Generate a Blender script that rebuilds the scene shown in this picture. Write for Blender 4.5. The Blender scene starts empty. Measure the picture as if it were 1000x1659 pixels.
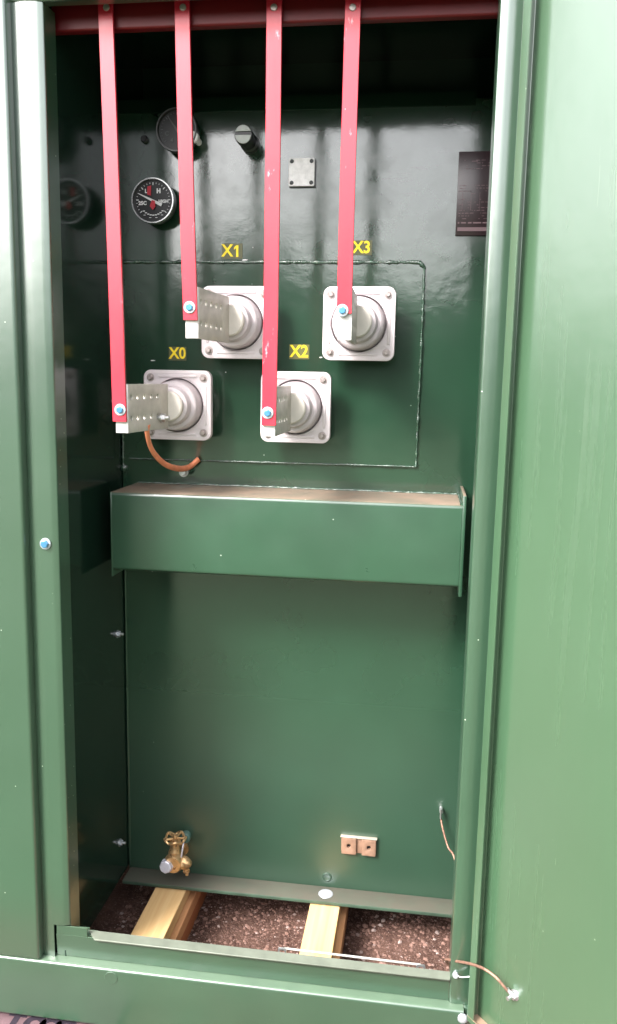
import bpy, bmesh, math, random
from mathutils import Vector, Matrix
random.seed(7)
scene = bpy.context.scene
PI = math.pi
rad = math.radians

# ------------------------------------------------------------------ camera
CAM = Vector((0.0, -1.65, 1.40))
YAW, PITCH, ROLL = rad(7.759), rad(9.154), rad(1.107)
fwd = Vector((-math.sin(YAW)*math.cos(PITCH), math.cos(YAW)*math.cos(PITCH), -math.sin(PITCH)))
rt = Vector((math.cos(YAW), math.sin(YAW), 0))
up = rt.cross(fwd)
rt2 = math.cos(ROLL)*rt + math.sin(ROLL)*up
up2 = -math.sin(ROLL)*rt + math.cos(ROLL)*up
cd = bpy.data.cameras.new('camera')
cd.sensor_fit = 'VERTICAL'; cd.sensor_height = 36; cd.lens = 36*1340/1659
cd.clip_start = 0.05; cd.clip_end = 500
cam = bpy.data.objects.new('camera', cd)
scene.collection.objects.link(cam)
cam.matrix_world = Matrix(((rt2.x, up2.x, -fwd.x, CAM.x), (rt2.y, up2.y, -fwd.y, CAM.y), (rt2.z, up2.z, -fwd.z, CAM.z), (0, 0, 0, 1)))
scene.camera = cam

# ------------------------------------------------------------------ sky, sun, exposure
SUN_EL, SUN_AZ = rad(42), rad(218)      # azimuth measured clockwise from +Y
world = bpy.data.worlds.new("World"); scene.world = world
world.use_nodes = True
wn = world.node_tree.nodes; wl = world.node_tree.links
for n in list(wn): wn.remove(n)
sky = wn.new('ShaderNodeTexSky'); sky.sky_type = 'NISHITA'; sky.sun_disc = False
sky.sun_elevation = SUN_EL; sky.sun_rotation = SUN_AZ
sky.air_density = 1.0; sky.dust_density = 4.0; sky.ozone_density = 1.0
hs = wn.new('ShaderNodeHueSaturation'); hs.inputs['Saturation'].default_value = 0.22
bg = wn.new('ShaderNodeBackground'); bg.inputs['Strength'].default_value = 0.15
wo = wn.new('ShaderNodeOutputWorld')
wl.new(sky.outputs[0], hs.inputs['Color']); wl.new(hs.outputs[0], bg.inputs['Color']); wl.new(bg.outputs[0], wo.inputs['Surface'])
sd = bpy.data.lights.new('sun', 'SUN'); sd.energy = 2.1; sd.angle = rad(16); sd.color = (1.0, 0.96, 0.92)
sun = bpy.data.objects.new('sun', sd); scene.collection.objects.link(sun)
sdir = Vector((math.sin(SUN_AZ)*math.cos(SUN_EL), math.cos(SUN_AZ)*math.cos(SUN_EL), math.sin(SUN_EL)))
sun.rotation_euler = sdir.to_track_quat('Z', 'Y').to_euler(); sun.location = (-2, -3, 4)
scene.view_settings.view_transform = 'Standard'; scene.view_settings.look = 'None'
scene.view_settings.exposure = 2.12; scene.view_settings.gamma = 1.0

# ------------------------------------------------------------------ helpers
COL = scene.collection
WPOS = {}

def at(x, y, Y=None, X=None, Z=None):
    """point of the place seen at photo pixel (x, y) on a plane of constant Y, X or Z"""
    d = fwd + rt2*((x-500)/1340) - up2*((y-829.5)/1340)
    if Y is not None: t = (Y-CAM.y)/d.y
    elif X is not None: t = (X-CAM.x)/d.x
    else: t = (Z-CAM.z)/d.z
    return CAM + d*t

def empty(name, loc, label, cat, group=None):
    o = bpy.data.objects.new(name, None); COL.objects.link(o); o.location = loc
    o.empty_display_size = 0.05
    o['label'] = label; o['category'] = cat
    if group: o['group'] = group
    WPOS[o.name] = Vector(loc)
    return o

def link(name, bm, mat, parent=None, smooth=35, label=None, cat=None, group=None, kind=None, mats=None):
    """bm is in world coordinates; the object gets its origin at the middle of the shape"""
    bm.normal_update()
    xs = [v.co.copy() for v in bm.verts]
    lo = Vector([min(c[i] for c in xs) for i in range(3)]); hi = Vector([max(c[i] for c in xs) for i in range(3)])
    c = (lo+hi)/2
    bmesh.ops.translate(bm, verts=bm.verts, vec=-c)
    me = bpy.data.meshes.new(name); bm.to_mesh(me); bm.free()
    for m in (mats or [mat]): me.materials.append(m)
    if smooth:
        me.shade_smooth(); me.set_sharp_from_angle(angle=rad(smooth))
    o = bpy.data.objects.new(name, me); COL.objects.link(o)
    WPOS[o.name] = c
    if parent is not None:
        o.parent = parent; o.location = c - WPOS[parent.name]
    else: o.location = c
    if label: o['label'] = label
    if cat: o['category'] = cat
    if group: o['group'] = group
    if kind: o['kind'] = kind
    return o

def copy_tree(o, parent, delta, label=None):
    c = o.copy(); COL.objects.link(c); c.parent = parent
    WPOS[c.name] = WPOS[o.name] + delta
    c.location = WPOS[c.name] - (WPOS[parent.name] if parent else Vector())
    if label: c['label'] = label
    for ch in list(o.children): copy_tree(ch, c, delta)
    return c

def NB(): return bmesh.new()

def box(bm, lo, hi, bev=0.0, seg=2, mi=0):
    lo, hi = Vector(lo), Vector(hi)
    r = bmesh.ops.create_cube(bm, size=1)
    vs = r['verts']
    bmesh.ops.scale(bm, verts=vs, vec=hi-lo); bmesh.ops.translate(bm, verts=vs, vec=(lo+hi)/2)
    fs = set(f for v in vs for f in v.link_faces)
    for f in fs: f.material_index = mi
    if bev > 0:
        es = list(set(e for v in vs for e in v.link_edges))
        bmesh.ops.bevel(bm, geom=es, offset=bev, segments=seg, profile=0.5, affect='EDGES', clamp_overlap=True)
    return vs

def frame_for(d):
    d = Vector(d).normalized()
    a = Vector((0, 0, 1)) if abs(d.z) < 0.9 else Vector((1, 0, 0))
    u = a.cross(d).normalized(); v = d.cross(u).normalized()
    return u, v, d

def lathe(bm, origin, axis, prof, n=32, cap0=True, cap1=True):
    """prof: list of (distance along axis, radius)"""
    u, v, d = frame_for(axis); origin = Vector(origin)
    rings = []
    for (h, r) in prof:
        if r < 1e-6: rings.append([bm.verts.new(origin+d*h)])
        else: rings.append([bm.verts.new(origin+d*h+(u*math.cos(2*PI*k/n)+v*math.sin(2*PI*k/n))*r) for k in range(n)])
    for a, b in zip(rings, rings[1:]):
        if len(a) == 1 and len(b) == 1: continue
        for k in range(n):
            k2 = (k+1) % n
            if len(a) == 1: bm.faces.new((a[0], b[k], b[k2]))
            elif len(b) == 1: bm.faces.new((a[k], b[0], a[k2]))
            else: bm.faces.new((a[k], b[k], b[k2], a[k2]))
    if cap0 and len(rings[0]) > 1: bm.faces.new(rings[0])
    if cap1 and len(rings[-1]) > 1: bm.faces.new(list(reversed(rings[-1])))
    bmesh.ops.recalc_face_normals(bm, faces=bm.faces)

def tube(bm, pts, r, n=10, flat=None, jitter=0.0, taper=None):
    """round (or flattened) tube along points"""
    pts = [Vector(p) for p in pts]; rings = []; pu = None
    for i, p in enumerate(pts):
        d = (pts[min(i+1, len(pts)-1)] - pts[max(i-1, 0)]).normalized()
        if pu is None: u, v, d = frame_for(d)
        else:
            u = (pu - d*pu.dot(d)).normalized(); v = d.cross(u).normalized()
        pu = u
        rr = r*(1+random.uniform(-jitter, jitter))
        if taper: rr *= taper(i/(len(pts)-1))
        q = p + Vector([random.uniform(-jitter, jitter)*r*0.5 for _ in range(3)])
        if flat:
            fu, fv = flat
            rings.append([bm.verts.new(q+u*math.cos(2*PI*k/n)*fu*(rr/r)+v*math.sin(2*PI*k/n)*fv*(rr/r)) for k in range(n)])
        else:
            rings.append([bm.verts.new(q+(u*math.cos(2*PI*k/n)+v*math.sin(2*PI*k/n))*rr) for k in range(n)])
    for a, b in zip(rings, rings[1:]):
        for k in range(n): bm.faces.new((a[k], b[k], b[(k+1) % n], a[(k+1) % n]))
    bm.faces.new(rings[0]); bm.faces.new(list(reversed(rings[-1])))
    bmesh.ops.recalc_face_normals(bm, faces=bm.faces)

def spline(pts, n=8):
    pts = [Vector(p) for p in pts]; P = [2*pts[0]-pts[1]] + pts + [2*pts[-1]-pts[-2]]
    out = []
    for i in range(1, len(P)-2):
        for k in range(n):
            t = k/n; a, b, c, d = P[i-1], P[i], P[i+1], P[i+2]
            out.append(0.5*((2*b)+(c-a)*t+(2*a-5*b+4*c-d)*t*t+(3*b-a-3*c+d)*t**3))
    out.append(pts[-1]); return out

def rounded(poly, r, n=5):
    out = [Vector(poly[0])]
    for i in range(1, len(poly)-1):
        p0, p1, p2 = Vector(poly[i-1]), Vector(poly[i]), Vector(poly[i+1])
        a = (p0-p1); b = (p2-p1); la, lb = a.length, b.length; a.normalize(); b.normalize()
        rr = min(r, la*0.45, lb*0.45)
        s, e = p1+a*rr, p1+b*rr
        for k in range(n+1):
            t = k/n; out.append((1-t)**2*s+2*t*(1-t)*p1+t*t*e)
    out.append(Vector(poly[-1])); return out

def sheet(bm, poly, t, r, put, a0, a1, na=1, wob=0.0):
    """folded sheet metal: 2-D polyline (bends rounded) of thickness t swept from a0 to a1; put(u, v, a) -> world point"""
    pl = rounded(poly, r) if r > 0 else [Vector(p) for p in poly]
    L, R = [], []
    for i, p in enumerate(pl):
        d0 = (pl[i]-pl[i-1]).normalized() if i > 0 else (pl[1]-pl[0]).normalized()
        d1 = (pl[i+1]-pl[i]).normalized() if i < len(pl)-1 else d0
        nrm = Vector((-(d0+d1).y, (d0+d1).x)).normalized()
        k = 1/max(0.4, nrm.dot(Vector((-d0.y, d0.x))))
        L.append(p+nrm*t/2*k); R.append(p-nrm*t/2*k)
    loop = L + list(reversed(R)); n = len(loop); rings = []
    for j in range(na+1):
        a = a0+(a1-a0)*j/na
        rings.append([bm.verts.new(put(q.x, q.y, a)) for q in loop])
    for A, B in zip(rings, rings[1:]):
        for k in range(n): bm.faces.new((A[k], A[(k+1) % n], B[(k+1) % n], B[k]))
    m = len(L)
    for rg, fl in ((rings[0], False), (rings[-1], True)):
        for k in range(m-1):
            q = (rg[k], rg[k+1], rg[n-2-k], rg[n-1-k])
            bm.faces.new(q if not fl else tuple(reversed(q)))
    bmesh.ops.recalc_face_normals(bm, faces=bm.faces)

def curve_plate(bm, outline, holes, thick, put, bev=0.0):
    """flat plate with real holes. outline and holes: lists of (u, v); put(u, v, w) -> world"""
    cu = bpy.data.curves.new('tmp', 'CURVE'); cu.dimensions = '2D'; cu.fill_mode = 'BOTH'
    cu.extrude = thick/2-bev; cu.bevel_depth = bev; cu.bevel_resolution = 1; cu.offset = -bev
    for lp in [outline]+holes:
        s = cu.splines.new('POLY'); s.points.add(len(lp)-1)
        for p, q in zip(s.points, lp): p.co = (q[0], q[1], 0, 1)
        s.use_cyclic_u = True
    o = bpy.data.objects.new('tmp', cu)
    me = bpy.data.meshes.new_from_object(o)
    t = bmesh.new(); t.from_mesh(me)
    for v in t.verts: v.co = put(v.co.x, v.co.y, v.co.z)
    bmesh.ops.remove_doubles(t, verts=t.verts, dist=1e-6)
    bmesh.ops.recalc_face_normals(t, faces=t.faces)
    t.to_mesh(me); t.free(); bm.from_mesh(me)
    bpy.data.objects.remove(o); bpy.data.curves.remove(cu); bpy.data.meshes.remove(me)

def text_bm(bm, s, size, put, thick=0.0006, bold=0.0, font_scale_x=1.0):
    cu = bpy.data.curves.new('tmp', 'FONT'); cu.body = s; cu.size = size; cu.align_x = 'CENTER'; cu.align_y = 'CENTER'
    cu.extrude = thick/2; cu.offset = bold; cu.resolution_u = 3
    o = bpy.data.objects.new('tmp', cu)
    me = bpy.data.meshes.new_from_object(o)
    t = bmesh.new(); t.from_mesh(me)
    for v in t.verts: v.co = put(v.co.x*font_scale_x, v.co.y, v.co.z)
    t.to_mesh(me); t.free(); bm.from_mesh(me)
    bpy.data.objects.remove(o); bpy.data.curves.remove(cu); bpy.data.meshes.remove(me)

def circ(cx, cy, r, n=20): return [(cx+r*math.cos(2*PI*k/n), cy+r*math.sin(2*PI*k/n)) for k in range(n)]

def rrect(w, h, r, n=6, cx=0, cy=0):
    out = []
    for (sx, sy, a0) in ((1, 1, 0), (-1, 1, PI/2), (-1, -1, PI), (1, -1, 3*PI/2)):
        for k in range(n+1):
            a = a0+PI/2*k/n
            out.append((cx+sx*(w/2-r)+r*math.cos(a), cy+sy*(h/2-r)+r*math.sin(a)))
    return out

# ------------------------------------------------------------------ materials
def mat(name, base, rough=0.5, metal=0.0, spec=0.5, coat=0.0, coat_rough=0.1, ior=1.5,
        var=0.0, vscale=6, rvar=0.0, rscale=12, cior=1.8, wave=0.0, bump=0.0, bscale=200, bdist=0.001, specks=None, dust=None, wear=None, extra=None, stretch=None):
    m = bpy.data.materials.new(name); m.use_nodes = True
    nt = m.node_tree; N = nt.nodes; L = nt.links
    b = N['Principled BSDF']
    b.inputs['Base Color'].default_value = (*base, 1); b.inputs['Roughness'].default_value = rough
    b.inputs['Metallic'].default_value = metal; b.inputs['Specular IOR Level'].default_value = spec
    b.inputs['IOR'].default_value = ior
    b.inputs['Coat Weight'].default_value = coat; b.inputs['Coat IOR'].default_value = cior; b.inputs['Coat Roughness'].default_value = coat_rough
    tc = N.new('ShaderNodeTexCoord'); geo = N.new('ShaderNodeNewGeometry')
    pos = geo.outputs['Position']
    if stretch:
        mp = N.new('ShaderNodeMapping'); mp.inputs['Scale'].default_value = stretch
        L.new(pos, mp.inputs['Vector']); pos = mp.outputs['Vector']
    def noise(scale, detail=4, rough_=0.55, vec=None):
        n = N.new('ShaderNodeTexNoise'); n.inputs['Scale'].default_value = scale; n.inputs['Detail'].default_value = detail
        n.inputs['Roughness'].default_value = rough_; L.new(vec or pos, n.inputs['Vector']); return n.outputs['Fac']
    def ramp(src, a, bb, ca=0.0, cb=1.0):
        r = N.new('ShaderNodeMapRange'); r.inputs['From Min'].default_value = a; r.inputs['From Max'].default_value = bb
        r.inputs['To Min'].default_value = ca; r.inputs['To Max'].default_value = cb; r.clamp = True
        L.new(src, r.inputs['Value']); return r.outputs['Result']
    def mix(fac, c1, c2):
        x = N.new('ShaderNodeMix'); x.data_type = 'RGBA'
        if isinstance(fac, float): x.inputs[0].default_value = fac
        else: L.new(fac, x.inputs[0])
        for i, c in ((6, c1), (7, c2)):
            if isinstance(c, tuple): x.inputs[i].default_value = (*c, 1)
            else: L.new(c, x.inputs[i])
        return x.outputs[2]
    def mul(a, b_):
        x = N.new('ShaderNodeMath'); x.operation = 'MULTIPLY'
        for i, c in ((0, a), (1, b_)):
            if isinstance(c, (int, float)): x.inputs[i].default_value = c
            else: L.new(c, x.inputs[i])
        return x.outputs[0]
    col = tuple(base)
    rsock = None
    if var > 0:
        f = noise(vscale)
        col = mix(ramp(f, 0.3, 0.7), tuple(c*(1-var) for c in base), tuple(min(1, c*(1+var)) for c in base))
    if rvar > 0:
        rsock = ramp(noise(rscale, 5, 0.6), 0.3, 0.7, max(0.02, rough-rvar), rough+rvar)
    if wear:      # (colour, scale, threshold)
        wc, ws, wt = wear
        f = ramp(noise(ws, 8, 0.65), wt, wt+0.05)
        col = mix(f, col, wc)
    if specks:    # (colour, scale, radius, chance)
        sc, ss, sr, ch = specks
        vo = N.new('ShaderNodeTexVoronoi'); vo.inputs['Scale'].default_value = ss; L.new(geo.outputs['Position'], vo.inputs['Vector'])
        d = ramp(vo.outputs['Distance'], sr, sr*1.5, 1, 0)
        sep = N.new('ShaderNodeSeparateColor'); L.new(vo.outputs['Color'], sep.inputs[0])
        g = ramp(sep.outputs[0], ch, ch+0.01, 1, 0)
        col = mix(mul(d, g), col, sc)
    if dust:      # (colour, amount) settles on faces that look up
        dc, am = dust
        sx = N.new('ShaderNodeSeparateXYZ'); L.new(geo.outputs['Normal'], sx.inputs[0])
        f = mul(ramp(sx.outputs['Z'], 0.6, 0.97), mul(ramp(noise(14, 6, 0.6), 0.25, 0.6, 0.55, 1), am))
        col = mix(f, col, dc)
        rr = N.new('ShaderNodeMix'); rr.data_type = 'FLOAT'; L.new(f, rr.inputs[0])
        if rsock: L.new(rsock, rr.inputs[2])
        else: rr.inputs[2].default_value = rough
        rr.inputs[3].default_value = 0.8; rsock = rr.outputs[0]
        sp = ramp(f, 0, 1, spec, 0.1); L.new(sp, b.inputs['Specular IOR Level'])
        cw = ramp(f, 0, 1, coat, 0.0); L.new(cw, b.inputs['Coat Weight'])
    if extra:
        col, rsock = extra(N, L, geo, noise, ramp, mix, mul, col, rsock, b)
    if isinstance(col, tuple): b.inputs['Base Color'].default_value = (*col[:3], 1)
    else: L.new(col, b.inputs['Base Color'])
    if rsock is not None: L.new(rsock, b.inputs['Roughness'])
    if bump > 0:
        bp = N.new('ShaderNodeBump'); bp.inputs['Strength'].default_value = bump; bp.inputs['Distance'].default_value = bdist
        L.new(noise(bscale, 5, 0.6), bp.inputs['Height']); L.new(bp.outputs[0], b.inputs['Normal'])
        if wave > 0:
            b2 = N.new('ShaderNodeBump'); b2.inputs['Strength'].default_value = wave; b2.inputs['Distance'].default_value = 0.004
            L.new(noise(7, 3, 0.6), b2.inputs['Height']); L.new(b2.outputs[0], bp.inputs['Normal'])
        if coat > 0: L.new(bp.outputs[0], b.inputs['Coat Normal'])
    return m

GREEN = (0.023, 0.056, 0.031)
def scuffs(N, L, geo, noise, ramp, mix, mul, col, rsock, b):
    # dull chalky rubs and dark scrape marks on the upper right of the tank wall
    sx = N.new('ShaderNodeSeparateXYZ'); L.new(geo.outputs['Position'], sx.inputs[0])
    mp = N.new('ShaderNodeMapping'); mp.inputs['Rotation'].default_value = (0, rad(13), 0); mp.inputs['Scale'].default_value = (9, 1, 75)
    L.new(geo.outputs['Position'], mp.inputs['Vector'])
    n = noise(1.5, 6, 0.7, mp.outputs['Vector'])
    mark = ramp(n, 0.60, 0.64)
    reg = mul(mul(ramp(sx.outputs['X'], -0.17, -0.12), ramp(sx.outputs['X'], 0.03, 0.05, 1, 0)),
              mul(ramp(sx.outputs['Z'], 1.80, 1.83), ramp(sx.outputs['Z'], 1.92, 1.95, 1, 0)))
    f = mul(mark, reg)
    col = mix(mul(f, 0.85), col, (0.006, 0.008, 0.007))
    big = mul(mul(ramp(noise(9, 7, 0.7), 0.42, 0.66), ramp(sx.outputs['X'], -0.62, -0.5)), mul(ramp(sx.outputs['Z'], 1.66, 1.76), ramp(sx.outputs['Z'], 1.92, 1.99, 1, 0)))
    col = mix(mul(big, 0.22), col, (0.12, 0.12, 0.118))
    a = N.new('ShaderNodeMath'); a.operation = 'ADD'; a.use_clamp = True
    if rsock is not None: L.new(rsock, a.inputs[0])
    L.new(mul(big, 0.14), a.inputs[1])
    cr = N.new('ShaderNodeMath'); cr.operation = 'ADD'       # splashed dust dulls the foot of the wall
    L.new(ramp(big, 0, 1, 0.10, 0.24), cr.inputs[0]); L.new(ramp(sx.outputs['Z'], 0.20, 1.0, 0.30, 0.0), cr.inputs[1]); cr.inputs[1].links[0].from_node.interpolation_type = 'SMOOTHSTEP'
    L.new(cr.outputs[0], b.inputs['Coat Roughness'])
    return col, a.outputs[0]

def streaks(N, L, geo, noise, ramp, mix, mul, col, rsock, b):
    # faint rain streaks and rub marks running down the door
    mp = N.new('ShaderNodeMapping'); mp.inputs['Scale'].default_value = (38, 38, 1.1); L.new(geo.outputs['Position'], mp.inputs['Vector'])
    f = ramp(noise(1.0, 6, 0.65, mp.outputs['Vector']), 0.52, 0.75)
    g = mul(f, ramp(noise(2.2, 3, 0.5), 0.42, 0.62))
    col = mix(mul(g, 0.09), col, (0.13, 0.17, 0.11))
    mp2 = N.new('ShaderNodeMapping'); mp2.inputs['Scale'].default_value = (160, 160, 7); mp2.inputs['Rotation'].default_value = (0.15, 0.1, 0); L.new(geo.outputs['Position'], mp2.inputs['Vector'])
    s_ = mul(ramp(noise(1.0, 2, 0.5, mp2.outputs['Vector']), 0.735, 0.755), ramp(noise(1.7, 2, 0.5), 0.5, 0.6))
    col = mix(mul(s_, 0.15), col, (0.20, 0.26, 0.18))
    a = N.new('ShaderNodeMath'); a.operation = 'ADD'; L.new(mul(g, 0.15), a.inputs[0]); a.inputs[1].default_value = 0.25
    L.new(a.outputs[0], b.inputs['Coat Roughness'])
    return col, rsock
M = {}
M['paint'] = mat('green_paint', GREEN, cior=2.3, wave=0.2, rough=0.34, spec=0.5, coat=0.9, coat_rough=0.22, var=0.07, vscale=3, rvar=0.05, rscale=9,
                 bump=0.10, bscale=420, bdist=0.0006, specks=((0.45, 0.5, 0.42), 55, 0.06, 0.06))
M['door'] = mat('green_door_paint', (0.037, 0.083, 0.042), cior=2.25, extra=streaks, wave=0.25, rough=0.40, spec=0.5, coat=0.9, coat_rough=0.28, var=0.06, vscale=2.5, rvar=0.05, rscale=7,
                bump=0.08, bscale=420, bdist=0.0006, specks=((0.16, 0.22, 0.15), 26, 0.035, 0.05), dust=((0.26, 0.17, 0.12), 0.9))
M['rail'] = mat('green_rail_paint', GREEN, cior=2.0, wave=0.25, rough=0.38, spec=0.5, coat=0.7, coat_rough=0.28, var=0.12, vscale=5, rvar=0.06, rscale=9,
                bump=0.10, bscale=300, bdist=0.0006, dust=((0.10, 0.15, 0.10), 0.75), specks=((0.4, 0.45, 0.38), 45, 0.05, 0.06))
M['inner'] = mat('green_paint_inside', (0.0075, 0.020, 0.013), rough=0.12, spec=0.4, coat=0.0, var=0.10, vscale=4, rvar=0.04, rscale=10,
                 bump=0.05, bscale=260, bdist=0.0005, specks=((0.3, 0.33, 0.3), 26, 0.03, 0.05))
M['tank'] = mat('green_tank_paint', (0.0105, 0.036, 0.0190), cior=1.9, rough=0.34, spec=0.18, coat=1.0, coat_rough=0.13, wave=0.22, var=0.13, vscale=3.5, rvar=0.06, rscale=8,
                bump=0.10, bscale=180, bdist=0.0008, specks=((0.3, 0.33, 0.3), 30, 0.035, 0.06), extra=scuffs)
M['weld'] = mat('painted_weld', (0.020, 0.052, 0.031), rough=0.22, coat=0.6, cior=1.9, coat_rough=0.25, spec=0.5, var=0.3, vscale=60, bump=0.5, bscale=300, bdist=0.002,
                wear=((0.14, 0.17, 0.13), 60, 0.60))
M['shelf'] = mat('green_shelf_paint', (0.019, 0.054, 0.030), rough=0.33, spec=0.5, coat=0.6, coat_rough=0.2, var=0.12, vscale=7, rvar=0.06, rscale=10,
                 bump=0.10, bscale=150, bdist=0.001, dust=((0.21, 0.155, 0.118), 0.95), specks=((0.4, 0.45, 0.4), 30, 0.04, 0.06))
M['ledge'] = mat('dusty_green_ledge', (0.035, 0.06, 0.04), rough=0.5, spec=0.5, var=0.3, vscale=18, bump=0.2, bscale=140, bdist=0.001,
                 dust=((0.085, 0.078, 0.062), 0.9))
M['sill'] = mat('pale_sill_flange', (0.13, 0.145, 0.115), rough=0.5, spec=0.5, var=0.15, vscale=25, bump=0.1, bscale=200)
M['red'] = mat('red_insulation', (0.46, 0.016, 0.034), rough=0.36, spec=0.5, coat=0.15, coat_rough=0.2, var=0.10, vscale=9, rvar=0.06, rscale=25,
               bump=0.10, bscale=90, bdist=0.001, stretch=(1, 1, 0.35), specks=((0.75, 0.45, 0.48), 40, 0.03, 0.05), wear=((0.66, 0.26, 0.30), 45, 0.66))
M['redrail'] = mat('shaded_red_rail_paint', (0.11, 0.003, 0.006), rough=0.4, spec=0.35, var=0.12, vscale=8, bump=0.1, bscale=120)  # red darkened to carry the shade below the lintel in its colour
M['porcelain'] = mat('pinkish_grey_epoxy', (0.52, 0.455, 0.475), rough=0.36, spec=0.5, var=0.05, vscale=20, bump=0.08, bscale=250, bdist=0.0005)
M['flange'] = mat('pale_cast_flange', (0.60, 0.53, 0.55), rough=0.42, spec=0.5, var=0.06, vscale=30, bump=0.2, bscale=500, bdist=0.0005,
                  wear=((0.40, 0.34, 0.33), 40, 0.70))
M['tin'] = mat('tinned_copper', (0.50, 0.47, 0.42), rough=0.42, metal=0.35, var=0.16, vscale=25, rvar=0.10, rscale=30, bump=0.12, bscale=150, bdist=0.0006)
M['tintab'] = mat('bright_tinned_tab', (0.58, 0.55, 0.54), rough=0.5, metal=0.3, var=0.06, vscale=30, bump=0.1, bscale=200)
M['hub'] = mat('cream_terminal_face', (0.60, 0.55, 0.50), rough=0.5, spec=0.4, var=0.05, vscale=30)
M['steel'] = mat('zinc_steel', (0.62, 0.62, 0.63), rough=0.3, metal=0.9, var=0.12, vscale=60, bump=0.1, bscale=300, bdist=0.0004)
M['rod'] = mat('beige_steel_rod', (0.36, 0.35, 0.32), rough=0.5, metal=0.3)
M['darksteel'] = mat('dull_steel', (0.40, 0.34, 0.33), rough=0.42, metal=0.7, var=0.2, vscale=80)
M['washer'] = mat('pale_zinc_washer', (0.40, 0.42, 0.45), rough=0.4, metal=0.5, var=0.05, vscale=60)
M['skyzinc'] = mat('sky_tinted_zinc_head', (0.08, 0.24, 0.42), rough=0.3, metal=0.55, var=0.2, vscale=90)  # zinc head with a blue sky reflection put into its colour
M['copper'] = mat('copper_strap', (0.78, 0.27, 0.14), rough=0.45, metal=0.35, var=0.15, vscale=40, bump=0.2, bscale=200)
M['braid'] = mat('tinned_copper_braid', (0.26, 0.145, 0.105), rough=0.5, metal=0.55, var=0.3, vscale=150, bump=0.6, bscale=700, bdist=0.001)
M['pad'] = mat('bronze_ground_pad', (0.29, 0.175, 0.12), rough=0.5, metal=0.4, var=0.15, vscale=60, bump=0.15, bscale=200)
M['padlit'] = mat('lit_pad_edge', (0.36, 0.33, 0.27), rough=0.5, metal=0.2)  # light on the top of the pad blocks, put into a paler colour
M['brass'] = mat('aged_brass', (0.62, 0.40, 0.20), rough=0.32, metal=0.8, var=0.25, vscale=60, bump=0.2, bscale=150, wear=((0.22, 0.10, 0.05), 60, 0.58))
M['plug'] = mat('silver_plug', (0.55, 0.54, 0.60), rough=0.4, metal=0.4, var=0.06, vscale=80)
M['black'] = mat('black_dial', (0.008, 0.008, 0.010), rough=0.35, spec=0.4)
M['blackmetal'] = mat('black_housing', (0.012, 0.012, 0.013), rough=0.3, spec=0.5)
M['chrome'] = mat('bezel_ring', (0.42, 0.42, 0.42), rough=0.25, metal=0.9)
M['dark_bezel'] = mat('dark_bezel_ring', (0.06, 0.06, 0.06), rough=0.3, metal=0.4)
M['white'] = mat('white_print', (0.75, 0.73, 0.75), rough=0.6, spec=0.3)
M['shadeprint'] = mat('shaded_print', (0.16, 0.16, 0.17), rough=0.6, spec=0.3)  # darker copy of the white print, shade of the upper gauge put into colour
M['redprint'] = mat('red_print', (0.50, 0.04, 0.06), rough=0.6, spec=0.3)
M['yellow'] = mat('yellow_print', (0.90, 0.66, 0.02), rough=0.5, spec=0.4, var=0.1, vscale=90)
M['sticker'] = mat('dark_sticker', (0.085, 0.085, 0.035), rough=0.4, spec=0.4)
M['sticker_y'] = mat('olive_sticker', (0.11, 0.11, 0.035), rough=0.4, spec=0.4)
M['grey'] = mat('grey_knob', (0.52, 0.53, 0.52), rough=0.5, spec=0.4, var=0.08, vscale=60)
M['alu'] = mat('aluminium_plate', (0.86, 0.82, 0.83), rough=0.5, metal=0.0, var=0.14, vscale=80, bump=0.2, bscale=250)
M['name'] = mat('dark_nameplate', (0.030, 0.014, 0.018), rough=0.3, spec=0.6, var=0.1, vscale=10)
M['nameprint'] = mat('nameplate_print', (0.16, 0.10, 0.11), rough=0.4, metal=0.2)
M['gland'] = mat('green_gland', (0.07, 0.14, 0.115), rough=0.4, spec=0.5)

def wood_mat(name, base, dark):
    def ex(N, L, geo, noise, ramp, mix, mul, col, rsock, b):
        mp = N.new('ShaderNodeMapping'); mp.inputs['Scale'].default_value = (55, 2.2, 55)
        L.new(geo.outputs['Position'], mp.inputs['Vector'])
        g = noise(1.0, 5, 0.6, mp.outputs['Vector'])
        c = mix(ramp(g, 0.35, 0.7), base, dark)
        vo = N.new('ShaderNodeTexVoronoi'); vo.inputs['Scale'].default_value = 11; L.new(geo.outputs['Position'], vo.inputs['Vector'])
        c = mix(ramp(vo.outputs['Distance'], 0.05, 0.09, 0.8, 0), c, (0.22, 0.10, 0.04))
        return c, rsock
    return mat(name, base, rough=0.75, spec=0.25, bump=0.15, bscale=120, bdist=0.001, extra=ex)
M['wood'] = wood_mat('pine_board', (0.64, 0.44, 0.22), (0.55, 0.33, 0.145))
M['wood2'] = wood_mat('reddish_board', (0.42, 0.17, 0.08), (0.30, 0.11, 0.05))
M['plank'] = mat('pinkish_plank', (0.13, 0.08, 0.088), rough=0.85, spec=0.2, var=0.15, vscale=20, bump=0.3, bscale=120, bdist=0.002)
M['stencil'] = mat('dark_stencil', (0.022, 0.016, 0.024), rough=0.8, spec=0.2, var=0.3, vscale=60)

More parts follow.
